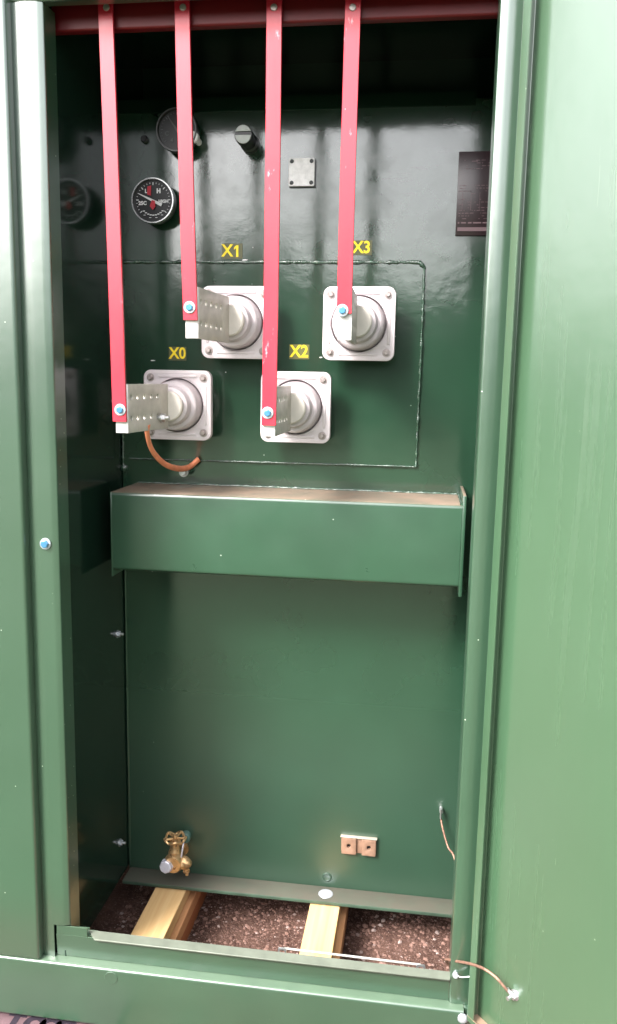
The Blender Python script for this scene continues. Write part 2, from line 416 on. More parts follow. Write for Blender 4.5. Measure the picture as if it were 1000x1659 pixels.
def soil_extra(N, L, geo, noise, ramp, mix, mul, col, rsock, b):
    c = mix(ramp(noise(9, 6, 0.65), 0.35, 0.65), (0.055, 0.029, 0.022), (0.13, 0.072, 0.055))
    c = mix(ramp(noise(160, 3, 0.7), 0.55, 0.75), c, (0.26, 0.17, 0.15))
    return c, rsock
M['soil'] = mat('brown_gravelly_soil', (0.10, 0.06, 0.05), rough=0.9, spec=0.2, bump=0.8, bscale=130, bdist=0.006, extra=soil_extra)
def peb_extra(N, L, geo, noise, ramp, mix, mul, col, rsock, b):
    r = geo.outputs['Random Per Island']
    c = mix(ramp(r, 0.0, 0.75), (0.06, 0.031, 0.024), (0.22, 0.130, 0.105))
    c = mix(ramp(r, 0.88, 0.97), c, (0.33, 0.26, 0.24))
    return c, rsock
M['pebble'] = mat('brown_pebbles', (0.2, 0.12, 0.1), rough=0.85, spec=0.25, extra=peb_extra)

# ------------------------------------------------------------------ ground
bm = NB()
GZ = -0.115
S = 120
vs = [bm.verts.new((x, y, GZ)) for x, y in ((-S, -S), (S, -S), (S, S), (-S, S))]
bm.faces.new(vs)
link('ground', bm, M['soil'], kind='structure', smooth=0)

# lawn in front of the cabinet and the line of trees beyond it, behind the viewer; both show in the glossy paint
def lawn_extra(N, L, geo, noise, ramp, mix, mul, col, rsock, b):
    c = mix(ramp(noise(1.3, 6, 0.65), 0.3, 0.7), (0.050, 0.090, 0.045), (0.10, 0.125, 0.075))
    return mix(ramp(noise(40, 4, 0.7), 0.5, 0.7), c, (0.15, 0.18, 0.11)), rsock
M['lawn'] = mat('short_grass', (0.08, 0.12, 0.04), rough=0.9, spec=0.15, bump=0.8, bscale=60, bdist=0.03, extra=lawn_extra)
bm = NB(); vs = [bm.verts.new(p) for p in ((-S+1, -S+1, GZ+0.004), (S-1, -S+1, GZ+0.004), (S-1, -0.42, GZ+0.004), (-S+1, -0.42, GZ+0.004))]
bm.faces.new(vs); link('lawn', bm, M['lawn'], kind='structure', smooth=0)
M['leaves'] = mat('tree_foliage', (0.04, 0.075, 0.042), rough=0.7, spec=0.2, var=0.35, vscale=0.6)
bm = NB(); rn = random.Random(21)
for i in range(16000):
    a = rad(rn.uniform(150, 335)); rr = rn.uniform(24, 29)
    top = 4.6+0.9*math.sin(a*7.3)+0.7*math.sin(a*17.1+1)+0.4*math.sin(a*41)
    z = GZ+top*rn.random()**0.8; cx, cy = rr*math.cos(a), -1.6+rr*math.sin(a)
    s_ = rn.uniform(0.25, 0.6); n1 = Vector([rn.gauss(0, 1) for _ in range(3)]).normalized(); u_, v_, _d = frame_for(n1)
    p = Vector((cx, cy, z)); bm.faces.new([bm.verts.new(p+u_*s_*x+v_*s_*y) for x, y in ((-1, -.3), (.1, -.8), (1, .2), (0, .9))])
link('distant_trees', bm, M['leaves'], smooth=0, kind='stuff', label='far line of dense green trees bordering the lawn', cat='trees')

# loose gravel inside the opening and in front of the rail
bm = NB()
rnd = random.Random(3)
def pebble(bm, c, r, rn):
    a = rn.uniform(0, PI); sx, sy, sz = rn.uniform(.7, 1.3), rn.uniform(.6, 1.1), rn.uniform(.4, .8)
    pts = ((1, 0, 0), (0, 1, 0), (-1, 0, 0), (0, -1, 0), (0, 0, 1), (.6, .6, .5), (-.6, .5, .55), (-.5, -.65, .5), (.6, -.55, .5))
    base = []
    for p in pts:
        x, y, z = p[0]*sx*r*rn.uniform(.8, 1.1), p[1]*sy*r*rn.uniform(.8, 1.1), p[2]*sz*r
        base.append(bm.verts.new((c[0]+x*math.cos(a)-y*math.sin(a), c[1]+x*math.sin(a)+y*math.cos(a), c[2]+z)))
    b0, b1, b2, b3, t, q0, q1, q2, q3 = base
    for f in ((b0, b1, q0), (b1, b2, q1), (b2, b3, q2), (b3, b0, q3), (q0, b1, q1), (q1, b2, q2), (q2, b3, q3), (q3, b0, q0),
              (q0, q1, t), (q1, q2, t), (q2, q3, t), (q3, q0, t)): bm.faces.new(f)
for i in range(15000):
    x = rnd.uniform(-0.8, 0.32); y = rnd.uniform(0.0, 0.62)
    pebble(bm, (x, y, GZ), 0.0014+0.0075*rnd.random()**5, rnd)
for i in range(1500):
    x = rnd.uniform(-0.7, 0.6); y = rnd.uniform(-0.35, 0.0)
    pebble(bm, (x, y, GZ), 0.0018+0.008*rnd.random()**3, rnd)
link('gravel', bm, M['pebble'], smooth=0, kind='stuff', label='loose brown gravel covering the soil under the open cabinet', cat='gravel')

# ------------------------------------------------------------------ timbers under the tank
def timber(x0, x1, z1, layers, label):
    e = empty('timber_support', ((x0+x1)/2, 0.3, GZ), label, 'timber', 'timber supports under the tank')
    z = z1
    for k in range(layers):
        b = NB(); off = (0.0, 0.016, 0.012)[k]; h = (0.036, 0.036, 0.055)[k]
        box(b, (x0+off, 0.012+0.004*k, z-h), (x1+off, 0.66, z), 0.0018, 2)
        link('board', b, M['wood'] if k == 0 else M['wood2'] if k == 2 else M['wood_mid'], e, smooth=0)
        z -= h+0.0007
    return e
M['wood_mid'] = wood_mat('brown_board', (0.56, 0.30, 0.15), (0.44, 0.20, 0.09))
pL0, pL1 = at(252, 1438, Z=0.010), at(301, 1444, Z=0.010)
pR0, pR1 = at(503, 1463, Z=0.010), at(551, 1467, Z=0.010)
timber(pL0.x, pL1.x, 0.010, 3, 'stacked pine boards on the left, under the brass valve end of the tank')
timber(pR0.x, pR1.x, 0.010, 3, 'pine board stack near the middle, under the ledge with the white oval tag')

# ------------------------------------------------------------------ the cabinet
cab = empty('transformer_cabinet', (-0.32, 0.2, GZ),
            'green painted steel transformer cabinet with its low voltage compartment open', 'transformer')
WL = -0.777           # left inside wall
YB = 0.42             # tank wall
PX = lambda u, v, a: Vector((a, u, v))      # profile (y, z) swept along x
PZ = lambda u, v, a: Vector((u, v, a))      # profile (x, y) swept along z

# tank wall (the back of the compartment)
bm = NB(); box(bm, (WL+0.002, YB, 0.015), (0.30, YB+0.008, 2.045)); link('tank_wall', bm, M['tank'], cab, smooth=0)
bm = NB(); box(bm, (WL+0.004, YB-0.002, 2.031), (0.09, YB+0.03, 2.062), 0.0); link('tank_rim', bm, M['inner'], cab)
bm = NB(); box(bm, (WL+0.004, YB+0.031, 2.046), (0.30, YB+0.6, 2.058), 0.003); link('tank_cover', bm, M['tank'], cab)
# bottom ledge
p0 = at(195, 1426, Z=0.025)
bm = NB(); box(bm, (WL+0.006, p0.y, 0.0145), (0.22, YB-0.001, 0.025), 0.002); link('tank_ledge', bm, M['ledge'], cab)
bm = NB(); lathe(bm, at(528, 1448, Z=0.0252), (0, 0, 1), [(0, 0.020), (0.0012, 0.019), (0.0018, 0.016), (0.0012, 0.010), (0.001, 0)], 28)
for v in bm.verts: pass
link('oval_tag', bm, M['washer'], cab)
bm = NB(); c = at(530, 1421, Y=YB); lathe(bm, (c.x, YB, c.z), (0, -1, 0), [(-0.001, 0.014), (0.0012, 0.013), (0.0022, 0.010), (0.0008, 0.007), (0.0008, 0)], 24)
link('painted_plug', bm, M['tank'], cab)

# inside walls and ceiling
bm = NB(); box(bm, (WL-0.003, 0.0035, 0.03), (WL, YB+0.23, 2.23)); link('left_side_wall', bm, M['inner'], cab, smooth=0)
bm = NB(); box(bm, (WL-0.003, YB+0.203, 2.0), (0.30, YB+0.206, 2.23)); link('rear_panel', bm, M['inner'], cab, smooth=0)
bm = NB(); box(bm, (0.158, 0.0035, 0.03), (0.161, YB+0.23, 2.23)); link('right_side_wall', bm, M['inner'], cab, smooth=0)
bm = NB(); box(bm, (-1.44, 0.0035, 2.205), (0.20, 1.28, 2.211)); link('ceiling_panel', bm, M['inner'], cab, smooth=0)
bm = NB(); box(bm, (-1.49, -0.06, 2.262), (0.24, 1.34, 2.272), 0.003); box(bm, (-1.49, -0.063, 2.235), (0.24, -0.0605, 2.272)); link('roof', bm, M['paint'], cab)

# left jamb: face, return with its edge
jr = 0.0055
bm = NB()
sheet(bm, [(-0.862, 0.010), (-0.836, 0.004), (-0.828, 0.0005), (-0.806, -0.0012), (-0.777, 0.0), (-0.7665, 0.004), (-0.7655, 0.0062)], 0.0025, 0.0045, PZ, 0.138, 2.112, 1)
link('left_jamb', bm, M['paint'], cab)
bm = NB()
sheet(bm, [(-0.7656, 0.0066), (-0.7640, 0.052)], 0.0025, 0.0, PZ, 0.050, 2.112, 1)
link('jamb_return', bm, M['paint'], cab)
bm = NB()
sheet(bm, [(-0.862, 0.010), (-0.836, 0.004), (-0.828, 0.0005), (-0.802, -0.0012)], 0.0025, 0.003, PZ, 0.055, 0.1375, 1)
link('left_jamb_foot', bm, M['paint'], cab)
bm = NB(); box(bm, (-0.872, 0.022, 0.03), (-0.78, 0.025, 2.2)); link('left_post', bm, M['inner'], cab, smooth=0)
# groove between jamb and the closed panel at the left
bm = NB()
sheet(bm, [(-0.864, 0.012), (-0.848, 0.012), (-0.8465, -0.002)], 0.002, 0.002, PZ, 0.057, 2.10)
link('seal_strip', bm, M['paint'], cab)
# closed panel at the left, proud of the frame
q0 = at(36, 800, Y=-0.022)
LPX = q0.x
bm = NB()
sheet(bm, [(-1.45, -0.022), (LPX, -0.022), (LPX, 0.004)], 0.0025, 0.007, PZ, 0.062, 2.22, 1)
link('closed_door', bm, M['paint'], cab)
bm = NB(); box(bm, (-1.45, -0.0205, 0.0605), (LPX-0.008, 0.003, 0.0635), 0.001); link('door_bottom_edge', bm, M['paint'], cab)

# right jamb
bm = NB()
sheet(bm, [(0.1075, 0.060), (0.1075, 0.0), (0.122, -0.002), (0.140, 0.0005), (0.160, 0.005), (0.172, 0.018)], 0.0025, 0.004, PZ, 0.057, 2.112, 1)
link('right_jamb', bm, M['paint'], cab)
# corner post behind the hinge
bm = NB(); box(bm, (-1.452, 0.012, -0.11), (-1.448, 1.30, 2.258)); link('outer_side_wall', bm, M['paint'], cab, smooth=0)
bm = NB(); box(bm, (-1.4475, 1.297, -0.11), (0.2, 1.30, 2.258)); link('outer_rear_wall', bm, M['paint'], cab, smooth=0)
bm = NB(); sheet(bm, [(0.165, 0.022), (0.205, 0.022), (0.205, 1.30)], 0.003, 0.004, PZ, -0.11, 2.258); link('outer_side_wall', bm, M['paint'], cab)

# lintel
bm = NB()
sheet(bm, [(0.024, 2.1135), (0.0, 2.1135), (0.0, 2.233)], 0.0025, 0.004, PX, -0.86, 0.170)
link('lintel', bm, M['paint'], cab)

# sill: skirt with a pale mitred flange on top
bm = NB()
sheet(bm, [(0.0055, 0.0575), (0.0025, 0.1125)], 0.0025, 0, PX, -0.7985, 0.1055)
link('sill_skirt', bm, M['rail'], cab)
s0, s1 = at(144, 1508, Z=0.115), at(730, 1576, Z=0.115)
f0, f1 = at(153, 1523, Z=0.115), at(729, 1589, Z=0.115)
bm = NB()
curve_plate(bm, [(f0.x, f0.y), (f1.x, f1.y), (s1.x, s1.y), (s0.x, s0.y)], [], 0.004, lambda u, v, w: Vector((u, v, 0.1155+w)))
link('sill_flange', bm, M['sill'], cab, smooth=0)
bm = NB()
sheet(bm, [(0.026, 0.1290-0.014), (0.026, 0.119)], 0.002, 0, PX, -0.762, s0.x)
box(bm, (-0.762, 0.006, 0.1125), (s0.x+0.02, 0.0270, 0.1133)); box(bm, (-0.7975, 0.0015, 0.1127), (s0.x+0.004, 0.0040, 0.1345))
link('sill_end_plate', bm, M['rail'], cab, smooth=0)

# base rail
bm = NB()
RX1 = 0.138
sheet(bm, [(0.0125, 0.0545), (-0.0205, 0.0545), (-0.0215, -0.092), (0.03, -0.092)], 0.003, 0.006, PX, -1.45, RX1)
link('base_rail', bm, M['rail'], cab)
c = at(180, 1585, Y=-0.0225)
bm = NB(); lathe(bm, (c.x, -0.0225, c.z), (0, -1, 0), [(-0.001, 0.0165), (0.0006, 0.0155), (0.0010, 0.0125), (0.0004, 0.009), (0.0006, 0.004), (0.0006, 0)], 28)
link('filled_hole', bm, M['rail'], cab)
c = at(750, 1651, Y=-0.026)
bm = NB(); lathe(bm, (c.x, -0.023, c.z), (0, -1, 0), [(0, 0.0112), (0.003, 0.0112), (0.006, 0.009), (0.0085, 0.005), (0.009, 0)], 24)
link('cap_nut', bm, M['washer'], cab)
# weld joining rail and jamb, with ground showing beneath
bm = NB(); box(bm, (RX1+0.0005, -0.010, -0.09), (0.1585, 0.016, 0.056), 0.002); link('rail_corner', bm, M['paint'], cab)

# weld beads in the corner of tank wall and side wall
def bead(name, pts, r, parent, m='weld', jit=0.25, step=0.006):
    out = []
    for a, b in zip(pts, pts[1:]):
        a, b = Vector(a), Vector(b); n = max(2, int((b-a).length/step))
        out += [a.lerp(b, k/n) for k in range(n)]
    out.append(Vector(pts[-1]))
    b_ = NB(); tube(b_, out, r, 7, jitter=jit)
    return link(name, b_, M[m], parent, smooth=60)
bead('corner_weld', [(WL+0.004, YB-0.001, 0.03), (WL+0.004, YB-0.001, 0.885)], 0.0028, cab, 'tank', 0.12, 0.02)
bead('corner_weld', [(WL+0.0045, YB-0.002, 1.165), (WL+0.0045, YB-0.002, 1.29)], 0.0036, cab, 'weld', 0.35)
bm = NB(); lathe(bm, (WL+0.006, YB-0.003, 1.160), (0, -1, 0), [(-0.004, 0.009), (0.003, 0.008), (0.006, 0.004), (0.007, 0)], 14); link('weld_blob', bm, M['weld'], cab)

# bushing panel welded into the tank wall
TL, TR, BR, BL = (-0.768, 1.680), (-0.0125, 1.680), (-0.0145, 1.189), (-0.757, 1.186)
bm = NB(); curve_plate(bm, [(BL[0], BL[1]), (BR[0], BR[1]), (TR[0], TR[1]), (TL[0], TL[1])], [], 0.004, lambda u, v, w: Vector((u, YB-0.002-w, v)))
link('bushing_panel', bm, M['tank'], cab, smooth=0)
yw = YB-0.0045
bead('weld_bead', [(TL[0], yw, TL[1]), (TR[0]-0.012, yw, TR[1]), (TR[0], yw, TR[1]-0.012)], 0.0042, cab, 'weld', 0.38, 0.009)
bead('weld_bead', [(TR[0], yw, TR[1]-0.012), (BR[0], yw, BR[1])], 0.0036, cab, 'weld', 0.40, 0.008)
bead('weld_bead', [(BR[0], yw, BR[1]), (BL[0], yw, BL[1])], 0.0024, cab, 'weld', 0.35, 0.009)

# projecting box beam below the bushings
sL, sR = at(182, 797, Y=0.24), at(752, 823, Y=0.24)
zt, zb = 1.121, 0.932
bm = NB()
sheet(bm, [(YB-0.0015, zt), (0.24, zt), (0.24, zb), (0.27, zb)], 0.004, 0.0075, PX, sL.x, sR.x-0.004)
beam = link('box_beam', bm, M['shelf'], cab)
bm = NB(); box(bm, (sL.x-0.0045, 0.236, zb-0.018), (sL.x-0.0005, YB-0.001, zt+0.001), 0.0012); link('end_plate', bm, M['shelf'], beam)
bm = NB(); box(bm, (sR.x-0.0035, 0.232, zb-0.022), (sR.x+0.0045, YB-0.001, zt+0.024), 0.0015)
link('end_plate', bm, M['shelf'], beam)
bead('weld_bead', [(sL.x+0.004, YB-0.003, zt+0.003), (sR.x-0.01, YB-0.003, zt+0.003)], 0.0028, beam, 'weld', 0.4)
bead('weld_bead', [(sR.x-0.006, YB-0.003, zt+0.004), (sR.x-0.006, 0.24, zt+0.004)], 0.0028, beam, 'weld', 0.4)

bm = NB(); rn = random.Random(5)
for (px, py, w) in ((397, 421, 9), (392, 423, 5), (248, 584, 8), (300, 428, 6), (366, 603, 2), (640, 545, 3), (520, 579, 5)):
    c = at(px, py, Y=YB-0.0045); ww = w*0.0008
    curve_plate(bm, [(-ww, -0.0008), (-ww*0.3, -0.0015), (ww*0.6, -0.001), (ww, 0.0004), (ww*0.2, 0.0013), (-ww*0.7, 0.001)], [], 0.0006, lambda u, v, q: Vector((c.x+u, YB-0.0045-q, c.z+v)))
link('paint_chips', bm, M['alu'], cab, smooth=0, kind='stuff')

# ------------------------------------------------------------------ fasteners
def hexprism(bm, c, axis, r, h, rot=0.0, chamfer=0.15):
    u, v, d = frame_for(axis); c = Vector(c)
    rings = []
    for (hh, rr) in ((0, r), (h*(1-chamfer), r), (h, r*0.84)):
        rings.append([bm.verts.new(c+d*hh+(u*math.cos(rot+k*PI/3)+v*math.sin(rot+k*PI/3))*rr) for k in range(6)])
    for a, b in zip(rings, rings[1:]):
        for k in range(6): bm.faces.new((a[k], a[(k+1) % 6], b[(k+1) % 6], b[k]))
    bm.faces.new(list(reversed(rings[0]))); bm.faces.new(rings[-1])
    bmesh.ops.recalc_face_normals(bm, faces=bm.faces)

def bolt(parent, c, axis, rw, rh, name='bolt', mh='steel', mw='washer', h=0.006, rot=0.3):
    c = Vector(c); ax = Vector(axis).normalized()
    b = NB(); lathe(b, c, ax, [(0, rw), (0.0016, rw), (0.0024, rw*0.92), (0.0024, 0)], 24)
    w = link(name, b, M[mw], parent)
    b = NB(); hexprism(b, c+ax*0.0024, ax, rh, h, rot); link('bolt_head', b, M[mh], w, smooth=20)
    return w

c = at(74, 881, Y=-0.003)
bolt(cab, (c.x, -0.003, c.z), (0, -1, 0.0), 0.0125, 0.0085, 'jamb_bolt', 'skyzinc', 'washer', 0.006, 0.2)
# studs with nuts on the left side wall
for (px, py) in ((192, 650), (190, 1027), (194, 1365)):
    c = at(px, py, X=WL)
    b = NB(); lathe(b, c, (1, 0, 0), [(0, 0.0105), (0.002, 0.0105), (0.002, 0.0)], 20); w = link('wall_stud', b, M['steel'], cab)
    b = NB(); hexprism(b, c+Vector((0.002, 0, 0)), (1, 0, 0), 0.008, 0.007, 0.2); link('nut', b, M['washer'], w, smooth=20)
    b = NB(); lathe(b, c+Vector((0.0092, 0, 0)), (1, 0, 0), [(0, 0.004), (0.007, 0.004), (0.008, 0.003), (0.008, 0)], 14); link('stud_end', b, M['steel'], w)

# ------------------------------------------------------------------ bushings
FY = 0.345           # front of the flange plate
YT = 0.060           # plane of the tab that carries the red bar
FLW = 0.171
def make_bushing(c):
    # insulator: a stepped body coming out through the flange
    b = NB()
    prof = [(-0.062, 0.075), (-0.028, 0.080), (-0.021, 0.080), (-0.021, 0.0625), (0.002, 0.0625), (0.010, 0.0615), (0.030, 0.0600), (0.036, 0.0585), (0.039, 0.055),
            (0.0395, 0.0480), (0.042, 0.0465), (0.058, 0.0455), (0.063, 0.044), (0.065, 0.041), (0.065, 0.0)]
    lathe(b, (c.x, FY, c.z), (0, -1, 0), prof, 48)
    o = link('bushing', b, M['porcelain'], cab)
    # terminal face
    b = NB(); lathe(b, (c.x, FY-0.0655, c.z), (0, -1, 0), [(0, 0.036), (0.012, 0.036), (0.015, 0.033), (0.015, 0)], 36); link('terminal_hub', b, M['hub'], o)
    # flange plate with the round opening and four bolt holes
    b = NB()
    W = FLW; q = W/2-0.0185
    holes = [circ(0, 0, 0.0660, 48)] + [circ(sx*q, sy*q, 0.0085, 16) for sx in (-1, 1) for sy in (-1, 1)]
    curve_plate(b, rrect(W, W, 0.019, 6), holes, 0.020, lambda u, v, w: Vector((c.x+u, FY+0.010-w, c.z+v)), 0.0018)
    f = link('flange_plate', b, M['flange'], o, smooth=40)
    # raised ribs along the four sides and a collar round the opening
    b = NB()
    for (u0, v0, u1, v1) in ((-0.048, W/2-0.018, 0.048, W/2-0.011), (-0.048, -W/2+0.011, 0.048, -W/2+0.018),
                             (-W/2+0.011, -0.048, -W/2+0.018, 0.048), (W/2-0.018, -0.048, W/2-0.011, 0.048)):
        box(b, (c.x+u0, FY-0.0025, c.z+v0), (c.x+u1, FY+0.001, c.z+v1), 0.0015, 2)
    link('flange_rib', b, M['flange'], o)
    k = 0
    for sx in (-1, 1):
        for sy in (-1, 1):
            k += 1
            bc = Vector((c.x+sx*q, FY, c.z+sy*q))
            b = NB(); lathe(b, bc+Vector((0, 0.003, 0)), (0, -1, 0), [(-0.01, 0.0086), (0.003, 0.0086), (0.0045, 0.0098), (0.0045, 0.0)], 20)
            lathe(b, bc+Vector((0, -0.0015, 0)), (0, -1, 0), [(0, 0.0062), (0.0055, 0.0062), (0.007, 0.0048), (0.007, 0.0)], 6)
            link('flange_bolt', b, M['darksteel'], o, smooth=25)
    return o

def make_spade(o, c, sxp):
    # terminal spade with two rows of holes, and the tab at its tip
    y0, y1 = YT+0.002, FY-0.079
    H = 0.104
    hs_ = [circ(y0+yy, row, 0.0062, 14) for row in (-0.021, 0.024) for yy in (0.012, 0.044, 0.077, 0.112, 0.145)]
    b = NB()
    def put(u, v, w):
        t = (u-y0)/(y1-y0)
        return Vector(((sxp-0.0048)*(1-t)+(c.x-0.002)*t+w, u, c.z+v))
    curve_plate(b, [(y0, -H/2), (y1, -H/2), (y1, H/2), (y0, H/2)], hs_, 0.0085, put, 0.0008)
    link('spade', b, M['tin'], o, smooth=30)
    b = NB(); box(b, (sxp-0.0282, YT-0.004, c.z-H/2), (sxp-0.0006, YT+0.0015, c.z+H/2), 0.001); link('spade_tab', b, M['tintab'], o)

px_b = [(207.5, 664), (321.5, 502), (446.5, 662), (570.5, 514)]     # right edge of each bar at its bolt
pts_c = [at(289, 656.5, Y=FY), at(384.5, 522.5, Y=FY), at(480.5, 660, Y=FY), at(583.5, 524.5, Y=FY)]
cen = []; sxs = []
for (bx, by), pc in zip(px_b, pts_c):
    e = at(bx, by, Y=YT-0.004)
    cen.append(Vector((pc.x-0.003, FY, pc.z))); sxs.append(e.x+0.0006)
b0 = make_bushing(cen[0])
bush = [b0]
labels_b = ['bushing with a round pinkish body', 'upper left bushing beside the second red bar', 'lower bushing beside the third red bar', 'upper right bushing under the fourth red bar']
for k in (1, 2, 3):
    nb = copy_tree(b0, cab, cen[k]-cen[0]); bush.append(nb)
    for ch in nb.children:
        if ch.name.startswith('flange_bolt'): ch.rotation_euler = (0, random.uniform(0, 1), 0)

for b_, c_, sx_ in zip(bush, cen, sxs): make_spade(b_, c_, sx_)

# clamp bolt and copper strap on the X0 spade
c = cen[0]
bm = NB()
bc = at(262, 677, X=c.x+0.002)
lathe(bm, bc, (1, 0, 0), [(-0.016, 0.006), (0.0, 0.006), (0.0, 0.0115), (0.002, 0.0115), (0.002, 0.0055), (0.018, 0.0055), (0.019, 0.0)], 18)
hexprism(bm, bc+Vector((0.0022, 0, 0)), (1, 0, 0), 0.010, 0.008, 0.3)
link('strap_bolt', bm, M['steel'], b0, smooth=30)
path = [at(240, 688, X=c.x-0.012), at(239, 704, Y=0.165), at(247, 730, Y=0.20), at(266, 751, Y=0.26), at(288, 759, Y=0.33), at(306, 757, Y=0.385), at(322, 744, Y=0.405)]
strap = empty('grounding_strap', path[-1], 'bare orange copper strap looping from the spade of bushing X0 to a stud', 'strap')
bm = NB(); tube(bm, spline(path, 8), 0.006, 12, flat=(0.0075, 0.0050)); link('copper_band', bm, M['copper'], strap, smooth=60)
c2 = at(298, 765, Y=0.39)
bm = NB(); lathe(bm, (c2.x, YB, c2.z), (0, -1, 0), [(0, 0.006), (0.03, 0.006), (0.03, 0.012), (0.033, 0.012), (0.033, 0.0)], 20)
hexprism(bm, (c2.x, YB-0.033, c2.z), (0, -1, 0), 0.0095, 0.008, 0.2)
link('wall_stud', bm, M['steel'], cab, smooth=30)

# yellow markings
def marking(s, px, py, wpx, hpx, back, lab):
    c = at(px, py, Y=YB-0.0045)
    y = YB-0.0005 if py < 425 else YB-0.0045
    W, H = wpx*0.00156, hpx*0.00156
    b = NB(); box(b, (c.x-W/2, y-0.0008, c.z-H/2), (c.x+W/2, y+0.0002, c.z+H/2)); st = link('marking_label', b, M[back], cab, smooth=0)
    st['label'] = lab
    b = NB(); put = lambda u, v, w: Vector((c.x+u, y-0.0011-w, c.z+v))
    if s == 'X1':
        text_bm(b, 'X', H*1.12, lambda u, v, w: put(u-0.0125, v, w), 0.0004, 0.0009, 0.95)
        h = H*0.39
        curve_plate(b, [(0.0155, -h), (0.0155, h), (0.0105, h), (0.0045, h*0.62), (0.0045, h*0.25), (0.0098, h*0.52), (0.0098, -h)], [], 0.0006, put)
    else: text_bm(b, s, H*1.14, put, 0.0004, 0.0009, 0.92)
    link('lettering', b, M['yellow'], st, smooth=0)
marking('X0', 288, 573, 29, 22, 'sticker', 'yellow X0 marking')
marking('X1', 376, 406.5, 33, 23, 'sticker', 'yellow X1 marking')
marking('X2', 485, 570, 32, 23, 'sticker_y', 'yellow X2 marking on an olive sticker')
marking('X3', 586, 401, 32, 22, 'sticker', 'yellow X3 marking')

# ------------------------------------------------------------------ red rail and red bars
rb = at(78, 52, Y=0.068)
bm = NB()
sheet(bm, [(0.082, rb.z), (0.066, rb.z), (0.066, rb.z+0.10)], 0.003, 0.004, PX, WL+0.0015, 0.156)
link('red_cross_rail', bm, M['redrail'], cab)
bars = [((172.5, 50), (194.5, 683), 24.0, 21.5, (195, 664)), ((296.5, 40), (309, 518.5), 24, 21.5, (307.5, 498)),
        ((444, 40), (435.8, 689), 24, 21.5, (434, 669)), ((571.5, 40), (557.8, 508), 24, 21.5, (555, 503))]
lab = ['leftmost red insulated bar, hanging down to the spade of bushing X0',
       'second red bar from the left, short, bolted to the spade of bushing X1',
       'longest middle red bar, third from left, hanging down to bushing X2',
       'rightmost red insulated bar, short, bolted in front of bushing X3']
YBAR = YT-0.004       # back of the bar tips
for i, (tp, bt, wt, wb, bp) in enumerate(bars):
    T = at(tp[0], tp[1], Y=YBAR-0.004); B = at(bt[0], bt[1], Y=YBAR-0.004)
    W = 0.0300
    d = (T-B); sl = d.x/d.z
    e = empty('red_bus_bar', (B.x, YBAR, B.z), lab[i], 'bar', 'red bars hanging from the red cross rail')
    b = NB()
    n = 24; zt_ = 2.17; loops = []
    bow = random.Random(i).uniform(-0.0015, 0.0015)
    for k in range(n+1):
        z = B.z+(zt_-B.z)*k/n; x = B.x+sl*(z-B.z)+bow*math.sin(PI*k/n)
        pr = [(x+u, YBAR-0.0035+v, z) for (u, v) in ((-W/2+0.0006, -0.0035), (W/2-0.0006, -0.0035), (W/2, -0.0028), (W/2, 0.0028), (W/2-0.0006, 0.0034), (-W/2+0.0006, 0.0034), (-W/2, 0.0028), (-W/2, -0.0028))]
        loops.append([b.verts.new(p) for p in pr])
    for A, C_ in zip(loops, loops[1:]):
        for k in range(8): b.faces.new((A[k], A[(k+1) % 8], C_[(k+1) % 8], C_[k]))
    b.faces.new(loops[0]); b.faces.new(list(reversed(loops[-1])))
    bmesh.ops.recalc_face_normals(b, faces=b.faces)
    link('insulated_bar', b, M['red'], e, smooth=25)
    yf = YBAR-0.0072
    c = at(bp[0], bp[1], Y=yf)
    bolt(e, (c.x, yf, c.z), (0, -1, 0), 0.0125, 0.0075, 'washer', 'skyzinc', 'washer', 0.004, 0.4)
    c = at(tp[0]+0.0, 12, Y=yf)
    b = NB(); lathe(b, (c.x, yf, c.z), (0, -1, 0), [(0, 0.007), (0.002, 0.006), (0.003, 0)], 16); link('top_rivet', b, M['darksteel'], e)

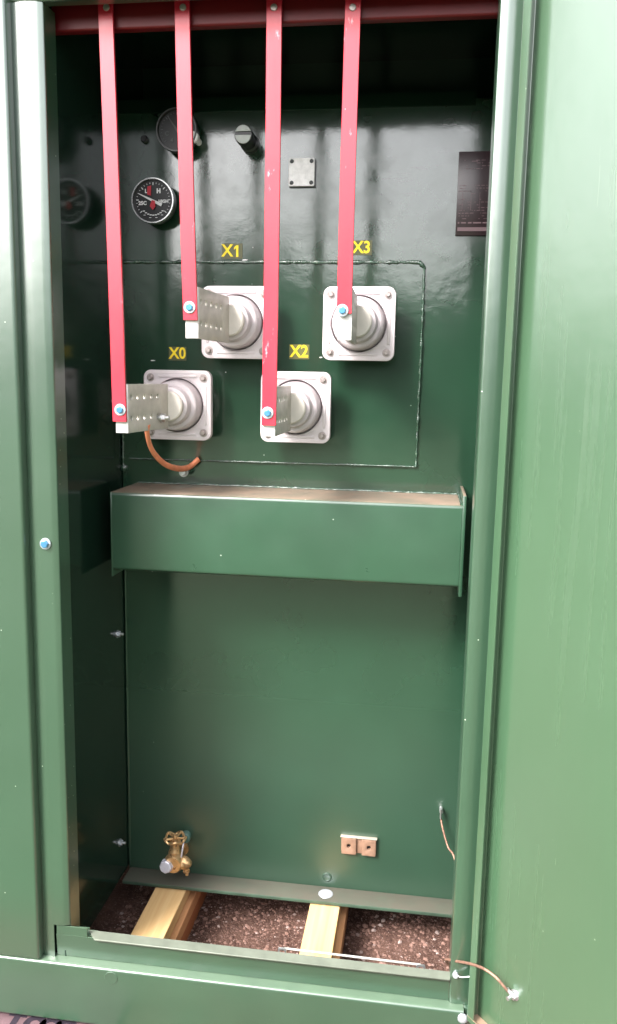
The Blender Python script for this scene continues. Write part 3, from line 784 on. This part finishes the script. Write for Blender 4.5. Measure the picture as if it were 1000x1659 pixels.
# ------------------------------------------------------------------ gauges
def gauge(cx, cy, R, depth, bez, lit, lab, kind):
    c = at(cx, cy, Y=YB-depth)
    yb = YB-depth
    b = NB(); lathe(b, (c.x, YB, c.z), (0, -1, 0), [(0, R*0.62), (depth*0.45, R*0.62), (depth*0.5, R*0.97), (depth-0.002, R*0.97), (depth-0.002, 0)], 48)
    g = link('gauge', b, M['blackmetal'], cab); g['label'] = lab
    b = NB(); lathe(b, (c.x, yb, c.z), (0, -1, 0), [(-0.006, R*0.975), (-0.006, R), (0.005, R), (0.0075, R*0.985), (0.0075, R*0.93), (0.001, R*0.90), (-0.006, R*0.90)], 64, False, False); link('bezel', b, M[bez], g)
    b = NB(); lathe(b, (c.x, yb+0.001, c.z), (0, -1, 0), [(-0.002, R*0.91), (0.0, R*0.91), (0.0, 0)], 48); link('dial_face', b, M['black'], g)
    yd = yb-0.0002
    P = lambda u, v, w: Vector((c.x+u*R, yd-0.0006-w, c.z+v*R))
    b = NB()
    for k in range(25):
        a = rad(-40+260*k/24); r0 = 0.74 if k % 4 else 0.68; r1 = 0.80; w_ = 0.010 if k % 4 else 0.018
        u, v = math.cos(a), math.sin(a)
        vs = [b.verts.new(P(u*rr+sgn*w_*-v, v*rr+sgn*w_*u, 0)) for rr, sgn in ((r0, -1), (r0, 1), (r1, 1), (r1, -1))]
        b.faces.new(vs)
    link('tick_marks', b, M['white'] if lit else M['shadeprint'], g, smooth=0)
    b = NB()
    def t(s, u, v, sz, bo=0.0): text_bm(b, s, sz*R, lambda a_, b_, w: P(u+a_/R, v+b_/R, w), 0.0003, bo)
    if kind == 0:
        t('L', -0.33, 0.42, 0.24, 0.0005); t('H', 0.26, 0.42, 0.26, 0.0009); t('25C', -0.50, -0.10, 0.22, 0.0006); t('HIGH', 0.48, -0.03, 0.19, 0.0005)
        for k in range(9):
            a = rad(-135+90*k/8)
            box(b, P(math.cos(a)*0.62-0.05, math.sin(a)*0.62-0.02, 0.0), P(math.cos(a)*0.62+0.05, math.sin(a)*0.62+0.02, 0.0002))
            if k % 2: box(b, P(math.cos(a)*0.74-0.05, math.sin(a)*0.74-0.012, 0.0), P(math.cos(a)*0.74+0.05, math.sin(a)*0.74+0.012, 0.0002))
    else:
        t('C', -0.5, -0.15, 0.28, 0.0006); t('4', -0.25, -0.45, 0.22, 0.0006)
    link('dial_print', b, M['white'] if lit else M['shadeprint'], g, smooth=0)
    b = NB()
    a = rad(155) if kind == 0 else rad(125)
    ux, vx = math.cos(a), math.sin(a)
    curve_plate(b, [(R*(x*ux-y*vx), R*(x*vx+y*ux)) for x, y in ((-0.45, -0.07), (-0.45, 0.07), (0.1, 0.05), (0.78, 0.012), (0.78, -0.012), (0.1, -0.05))], [], 0.0008,
                lambda u, v, w: Vector((c.x+u, yd-0.0025-w, c.z+v)))
    link('needle', b, M['white'] if lit else M['shadeprint'], g, smooth=0)
    if kind == 0:
        b = NB()
        for sh, dy in (((( -0.04, 0.02), (0.10, -0.01), (0.12, -0.26), (0.0, -0.40), (-0.14, -0.24)), 0.0040), (((-0.28, 0.28), (-0.10, 0.22), (-0.08, 0.66), (-0.26, 0.62)), 0.0012)):
            curve_plate(b, [(R*x, R*y) for x, y in sh], [], 0.0006, lambda u, v, w: Vector((c.x+u, yd-dy-w, c.z+v)))
        link('red_pointer', b, M['redprint'], g, smooth=0)
    return g
gauge(248.5, 325.5, 0.0535, 0.045, 'chrome', True, 'round black gauge with a bright bezel and white needle, left of the second red bar', 0)
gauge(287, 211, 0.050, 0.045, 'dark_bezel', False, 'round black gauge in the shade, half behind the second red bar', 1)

# pressure relief valve, white plug, small dark plug
c = at(394, 218, Y=YB-0.085)
bm = NB(); lathe(bm, (c.x, YB, c.z), (0, -1, 0), [(0, 0.022), (0.02, 0.022), (0.022, 0.017), (0.060, 0.017), (0.062, 0.0215), (0.080, 0.0215), (0.083, 0.020), (0.083, 0)], 32)
prv = link('relief_valve', bm, M['blackmetal'], cab)
bm = NB()
curve_plate(bm, [(0.0185*math.cos(a), 0.0185*math.sin(a)-0.001) for a in [rad(180+180*k/20) for k in range(21)]], [], 0.004, lambda u, v, w: Vector((c.x+u, YB-0.085-w, c.z+v)), 0.0006)
link('valve_cap', bm, M['grey'], prv)
bm = NB()
curve_plate(bm, [(0.0185*math.cos(a), 0.0185*math.sin(a)+0.0025) for a in [rad(15+150*k/18) for k in range(19)]], [], 0.004, lambda u, v, w: Vector((c.x+u, YB-0.085-w, c.z+v)), 0.0006)
link('valve_cap', bm, M['grey'], prv)
bm = NB(); c = at(313, 221, Y=YB-0.05); lathe(bm, (c.x, YB, c.z), (0, -1, 0), [(0, 0.008), (0.035, 0.008), (0.036, 0.0125), (0.048, 0.0125), (0.050, 0.011), (0.050, 0)], 20); link('white_plug', bm, M['alu'], cab)
bm = NB(); c = at(231, 223, Y=YB-0.02); lathe(bm, (c.x, YB, c.z), (0, -1, 0), [(0, 0.009), (0.008, 0.009), (0.009, 0.007), (0.014, 0.007), (0.014, 0)], 20); link('dark_plug', bm, M['blackmetal'], cab)

# small square plate with four screws
c = at(489, 279, Y=YB-0.008)
bm = NB(); curve_plate(bm, rrect(0.062, 0.064, 0.004, 3), [], 0.006, lambda u, v, w: Vector((c.x+u, YB-0.008-w, c.z+v)), 0.0008)
pl = link('square_cover', bm, M['alu'], cab)
bm = NB(); box(bm, (c.x-0.030, YB-0.0055, c.z-0.034), (c.x+0.0335, YB-0.0001, c.z+0.030)); link('cover_shadow', bm, M['blackmetal'], pl, smooth=0)  # dark sheet set off right and down, standing in for the cover's shadow
for sx in (-1, 1):
    for sz in (-1, 1):
        bm = NB(); lathe(bm, (c.x+sx*0.0238, YB-0.011, c.z+sz*0.0245), (0, -1, 0), [(0, 0.0050), (0.0012, 0.0046), (0.0016, 0.0015), (0.0008, 0)], 12)
        link('screw', bm, M['blackmetal'], pl)

# nameplate with rows of tiny print
a0, a1 = at(741, 246, Y=YB-0.004), at(741, 382, Y=YB-0.004)
nx0 = (a0.x+a1.x)/2; nz0, nz1 = a1.z, a0.z
bm = NB(); box(bm, (nx0, YB-0.0055, nz0), (nx0+0.098, YB-0.0035, nz1), 0.0008); npl = link('nameplate', bm, M['name'], cab)
bm = NB(); box(bm, (nx0+0.01, YB-0.0034, nz0+0.02), (nx0+0.09, YB-0.0001, nz1-0.02)); link('mounting_pad', bm, M['blackmetal'], npl, smooth=0)
bm = NB(); rn = random.Random(11)
H = nz1-nz0
def dash(x0, z0, w, h): box(bm, (nx0+x0, YB-0.0060, nz0+z0), (nx0+x0+w, YB-0.0056, nz0+z0+h))
for r in range(22):
    z = H*0.20+r*H*0.033
    if 0.62*H < z < 0.78*H: continue
    x = 0.005
    while x < 0.09:
        w = rn.uniform(0.002, 0.010)
        if rn.random() < 0.5: dash(x, z, w, 0.0014)
        x += w+0.003
for x, w in ((0.004, 0.004), (0.012, 0.011), (0.028, 0.008), (0.040, 0.018), (0.062, 0.02)): dash(x, H*0.145, w, 0.0035)
dash(0.004, H*0.055, 0.089, 0.0085); dash(0.030, H*0.88, 0.014, 0.002); dash(0.003, H*0.53, 0.03, 0.001)
for k in range(4): dash(0.012+k*0.02, H*0.30, 0.0008, H*0.22)
link('nameplate_print', bm, M['nameprint'], npl, smooth=0, kind='stuff')

# ------------------------------------------------------------------ drain valve
vc = at(283, 1392, Y=0.362)
bx, by, bz = vc.x, 0.362, vc.z
bm = NB()
lathe(bm, (bx+0.003, YB, bz), (0, -1, 0), [(0, 0.021), (0.006, 0.021), (0.008, 0.014), (0.045, 0.014), (0.05, 0.019), (0.058, 0.024), (0.070, 0.027), (0.082, 0.026), (0.088, 0.022), (0.088, 0)], 28)
lathe(bm, (bx+0.002, by, bz+0.010), (0, 0, 1), [(0, 0.020), (0.014, 0.018), (0.022, 0.0145), (0.034, 0.013), (0.036, 0.0155), (0.044, 0.0155), (0.046, 0.0085), (0.056, 0.0075), (0.056, 0)], 24)
val = link('drain_valve', bm, M['brass'], cab); val['label'] = 'brass drain valve with a handwheel at the foot of the tank'
bm = NB()
lathe(bm, (bx-0.012, by-0.018, bz-0.004), (-0.12, -1, 0.10), [(0, 0.019), (0.010, 0.019), (0.012, 0.0175), (0.020, 0.0175), (0.022, 0.015), (0.022, 0)], 8)
link('silver_plug', bm, M['plug'], val, smooth=25)
bm = NB()
lathe(bm, (bx+0.012, by-0.008, bz), (1, -0.15, -0.02), [(0, 0.014), (0.010, 0.018), (0.020, 0.0185), (0.030, 0.014), (0.038, 0.008), (0.040, 0.004), (0.040, 0)], 10)
link('outlet', bm, M['brass'], val, smooth=30)
bm = NB()
lathe(bm, (bx+0.036, by-0.010, bz-0.012), (0.1, -0.1, -1), [(-0.006, 0.006), (0.008, 0.006), (0.009, 0.009), (0.015, 0.009), (0.016, 0.005), (0.024, 0.0045), (0.024, 0)], 12)
tube(bm, [(bx+0.028, by-0.012, bz-0.024), (bx+0.044, by-0.012, bz-0.024)], 0.003, 8)
link('sampler_cock', bm, M['brass'], val, smooth=30)
bm = NB()
R = 0.028; zc = bz+0.062
ring = [(bx+0.002+R*math.cos(2*PI*k/32)*(1+0.06*math.cos(5*2*PI*k/32)), by+R*math.sin(2*PI*k/32)*(1+0.06*math.cos(5*2*PI*k/32)), zc+0.004*math.cos(5*2*PI*k/32)) for k in range(33)]
tube(bm, ring, 0.0036, 8)
for k in range(5):
    a = 2*PI*k/5
    tube(bm, [(bx+0.002, by, zc), (bx+0.002+R*math.cos(a), by+R*math.sin(a), zc+0.003)], 0.0032, 7)
lathe(bm, (bx+0.002, by, zc-0.006), (0, 0, 1), [(0, 0.008), (0.012, 0.008), (0.014, 0.005), (0.018, 0.005), (0.018, 0)], 12)
link('handwheel', bm, M['brass'], val, smooth=50)
bm = NB(); tube(bm, spline([(bx+0.028, by-0.004, zc-0.002), (bx+0.027, by-0.012, bz+0.045), (bx+0.024, by-0.014, bz+0.02), (bx+0.020, by-0.012, bz+0.008)], 6), 0.0022, 7); link('tether', bm, M['plug'], val)
c = at(300, 1357, Y=YB-0.015)
bm = NB(); lathe(bm, (c.x, YB, c.z), (0, -1, 0), [(0, 0.013), (0.006, 0.013), (0.007, 0.0155), (0.018, 0.0155), (0.022, 0.012), (0.023, 0.0)], 20); link('green_plug', bm, M['gland'], cab)

# two-hole ground pad
A_, B_ = at(553, 1355, Y=YB-0.010), at(609, 1388, Y=YB-0.010)
y0 = YB-0.026
bm = NB(); box(bm, (A_.x, YB-0.005, B_.z+0.002), (B_.x, YB-0.001, A_.z), 0.0012); gp = link('ground_pad', bm, M['pad'], cab); gp['label'] = 'bronze two-hole ground pad on the lower tank wall'
wd = (B_.x-A_.x)
for (u0, u1) in ((0.02, 0.43), (0.60, 0.99)):
    bm = NB(); hx = A_.x+wd*(u0+u1)/2; hz = (A_.z+B_.z)/2+0.000
    w_ = wd*(u1-u0); h_ = abs(A_.z-B_.z)-0.004
    curve_plate(bm, rrect(w_, h_, 0.0015, 2), [circ(0, 0.001, 0.0058, 18)], 0.007, lambda u, v, w: Vector((hx+u, YB-0.0088-w, hz-0.001+v)), 0.0008)
    link('pad_block', bm, M['pad'], gp, smooth=30)
    bm = NB(); lathe(bm, (hx, YB-0.0052, hz), (0, -1, 0), [(0, 0.0052), (0.0005, 0.0052), (0.0005, 0)], 18); link('pad_hole', bm, M['black'], gp)
bm = NB(); box(bm, (A_.x-0.002, YB-0.0125, A_.z-0.0012), (B_.x+0.002, YB-0.0005, A_.z+0.0008), 0.0004); link('pad_top_light', bm, M['padlit'], gp)  # thin pale strip standing in for the blocks' lit tops

# ------------------------------------------------------------------ the open door at the right
th = rad(50)
ed = Vector((math.cos(th), -math.sin(th), 0)); nd = Vector((-math.sin(th), -math.cos(th), 0))
D = 0.030
tipc = at(765, 1500, Y=-0.034)
H0 = Vector((tipc.x, -0.034, 0)) - nd*D
def PD(u, v, a): return H0 + ed*u + nd*v + Vector((0, 0, a))
DB, DT, DW = 0.048, 2.20, 0.86
bm = NB()
sheet(bm, [(0.0195, D), (0.0, D), (0.0, 0.0), (DW, 0.0), (DW, D), (DW-0.02, D)], 0.0025, 0.004, PD, DB, DT, 1)
door = link('open_door', bm, M['door'], cab); door['label'] = 'open door swung out to the right'
bm = NB()
def PDx(u, v, a): return H0 + ed*a + nd*u + Vector((0, 0, v))
sheet(bm, [(0.002, DB+0.0012), (D+0.001, DB+0.0012), (D+0.001, DB+0.012)], 0.0022, 0.003, PDx, 0.0015, DW-0.002)
link('bottom_flange', bm, M['door'], door)
bm = NB()
sheet(bm, [(0.002, DT-0.0012), (D+0.001, DT-0.0012), (D+0.001, DT-0.012)], 0.0022, 0.003, PDx, 0.0015, DW-0.002)
link('top_flange', bm, M['door'], door)
# hinges between door and jamb
for z in (0.30, 1.15, 2.0):
    bm = NB(); lathe(bm, (H0.x-0.004, H0.y+0.010, z-0.05), (0, 0, 1), [(0, 0.007), (0.1, 0.007)], 16); link('hinge_barrel', bm, M['door'], door)

# braided strap from tank wall to door
def on_door(px, py, off=0.003):
    d = fwd + rt2*((px-500)/1340) - up2*((py-829.5)/1340)
    p0 = H0+nd*off; t = (p0-CAM).dot(nd)/d.dot(nd); return CAM+d*t
lug = on_door(832, 1613, 0.006)
ppts = [at(714, 1322, Y=0.402), at(717, 1340, Y=0.392), at(726, 1372, Y=0.372), at(738, 1398, Y=0.34), Vector((0.150, 0.28, 0.03)), Vector((0.150, 0.16, 0.02)),
        Vector((0.135, 0.075, 0.065)), at(722, 1556, Y=0.035), at(738, 1557, Y=0.0), at(760, 1561, Y=-0.035), at(783, 1569, Y=-0.07), at(803, 1583, Y=-0.09), on_door(818, 1600, 0.02), on_door(828, 1611, 0.008)]
br = empty('braided_ground_strap', lug, 'copper braid from the tank wall over the sill to the open door', 'strap')
bm = NB(); tube(bm, spline(ppts, 8), 0.0030, 8, flat=(0.0030, 0.0026), jitter=0.06); link('braid', bm, M['braid'], br, smooth=60)
bm = NB(); hexprism(bm, lug-nd*0.003, nd, 0.0085, 0.008, 0.2); lathe(bm, lug-nd*0.005, nd, [(0, 0.011), (0.002, 0.011), (0.002, 0)], 18)
lathe(bm, lug+nd*0.005, nd, [(0, 0.004), (0.012, 0.004), (0.012, 0)], 12)
link('door_stud', bm, M['steel'], br, smooth=25)
bm = NB(); tube(bm, [on_door(822, 1602, 0.014), on_door(828, 1610, 0.009), lug], 0.0048, 8, flat=(0.0055, 0.003)); link('lug', bm, M['steel'], br)
c = at(715, 1315, Y=0.40)
bm = NB(); lathe(bm, (c.x, YB, c.z), (0, -1, 0), [(0, 0.005), (0.022, 0.005), (0.022, 0)], 12); tube(bm, [at(715, 1310, Y=0.40), at(714, 1326, Y=0.40)], 0.005, 8, flat=(0.006, 0.0025)); link('wall_lug', bm, M['steel'], br)

# ------------------------------------------------------------------ loose rod on the sill with its two end clips
r0, r1 = at(458, 1536, Y=0.030), at(682, 1563, Y=0.030)
rod = empty('latch_rod', (r0+r1)/2, 'thin steel latch rod lying along the sill in front of the boards', 'rod')
bm = NB(); tube(bm, [r0+Vector((0.004, 0, 0)), r1], 0.0026, 10); link('rod_bar', bm, M['rod'], rod, smooth=60)
for p in (r0, r1):
    bm = NB()
    curve_plate(bm, rrect(0.020, 0.017, 0.003, 3), [rrect(0.011, 0.008, 0.002, 2)], 0.003, lambda u, v, w: Vector((p.x+u, p.y-0.003+w, p.z-0.006+v)))
    link('end_clip', bm, M['steel'], rod, smooth=30)
c = at(738, 1577, Y=0.0)
bm = NB(); lathe(bm, (c.x, 0.004, c.z), (0, -1, 0), [(0, 0.0065), (0.012, 0.0065), (0.014, 0.005), (0.014, 0)], 14); lk = link('sill_screw', bm, M['washer'], cab)
bm = NB(); tube(bm, spline([at(740, 1580, Y=-0.01), at(748, 1583, Y=-0.012), at(763, 1582, Y=-0.014)], 5), 0.0015, 6); link('wire_loop', bm, M['steel'], lk)

# ------------------------------------------------------------------ pinkish plank under the rail, dark stencilled letters
PZT = -0.103
pk = empty('lettered_plank', (-0.95, -0.06, GZ), 'pinkish plank with dark stencilled letters lying under the base rail', 'plank')
pe = at(192, 1656, Z=PZT)
bm = NB(); box(bm, (-1.5, -0.20, GZ+0.0005), (pe.x, 0.012, PZT), 0.002); link('board', bm, M['plank'], pk)
bm = NB()
for s, px in (('T', 31), ('O', 62), ('O', 87), ('O', 111)):
    tpt = at(px, 1643.5+0.122*(px-31)+(0 if s == 'T' else 2), Z=PZT)
    text_bm(bm, s, 0.062, lambda u, v, w: Vector((tpt.x+u, tpt.y-0.021+v, PZT+0.0004+w*0.3)), 0.0006, 0.0045)
link('stencil_lettering', bm, M['stencil'], pk, smooth=0)
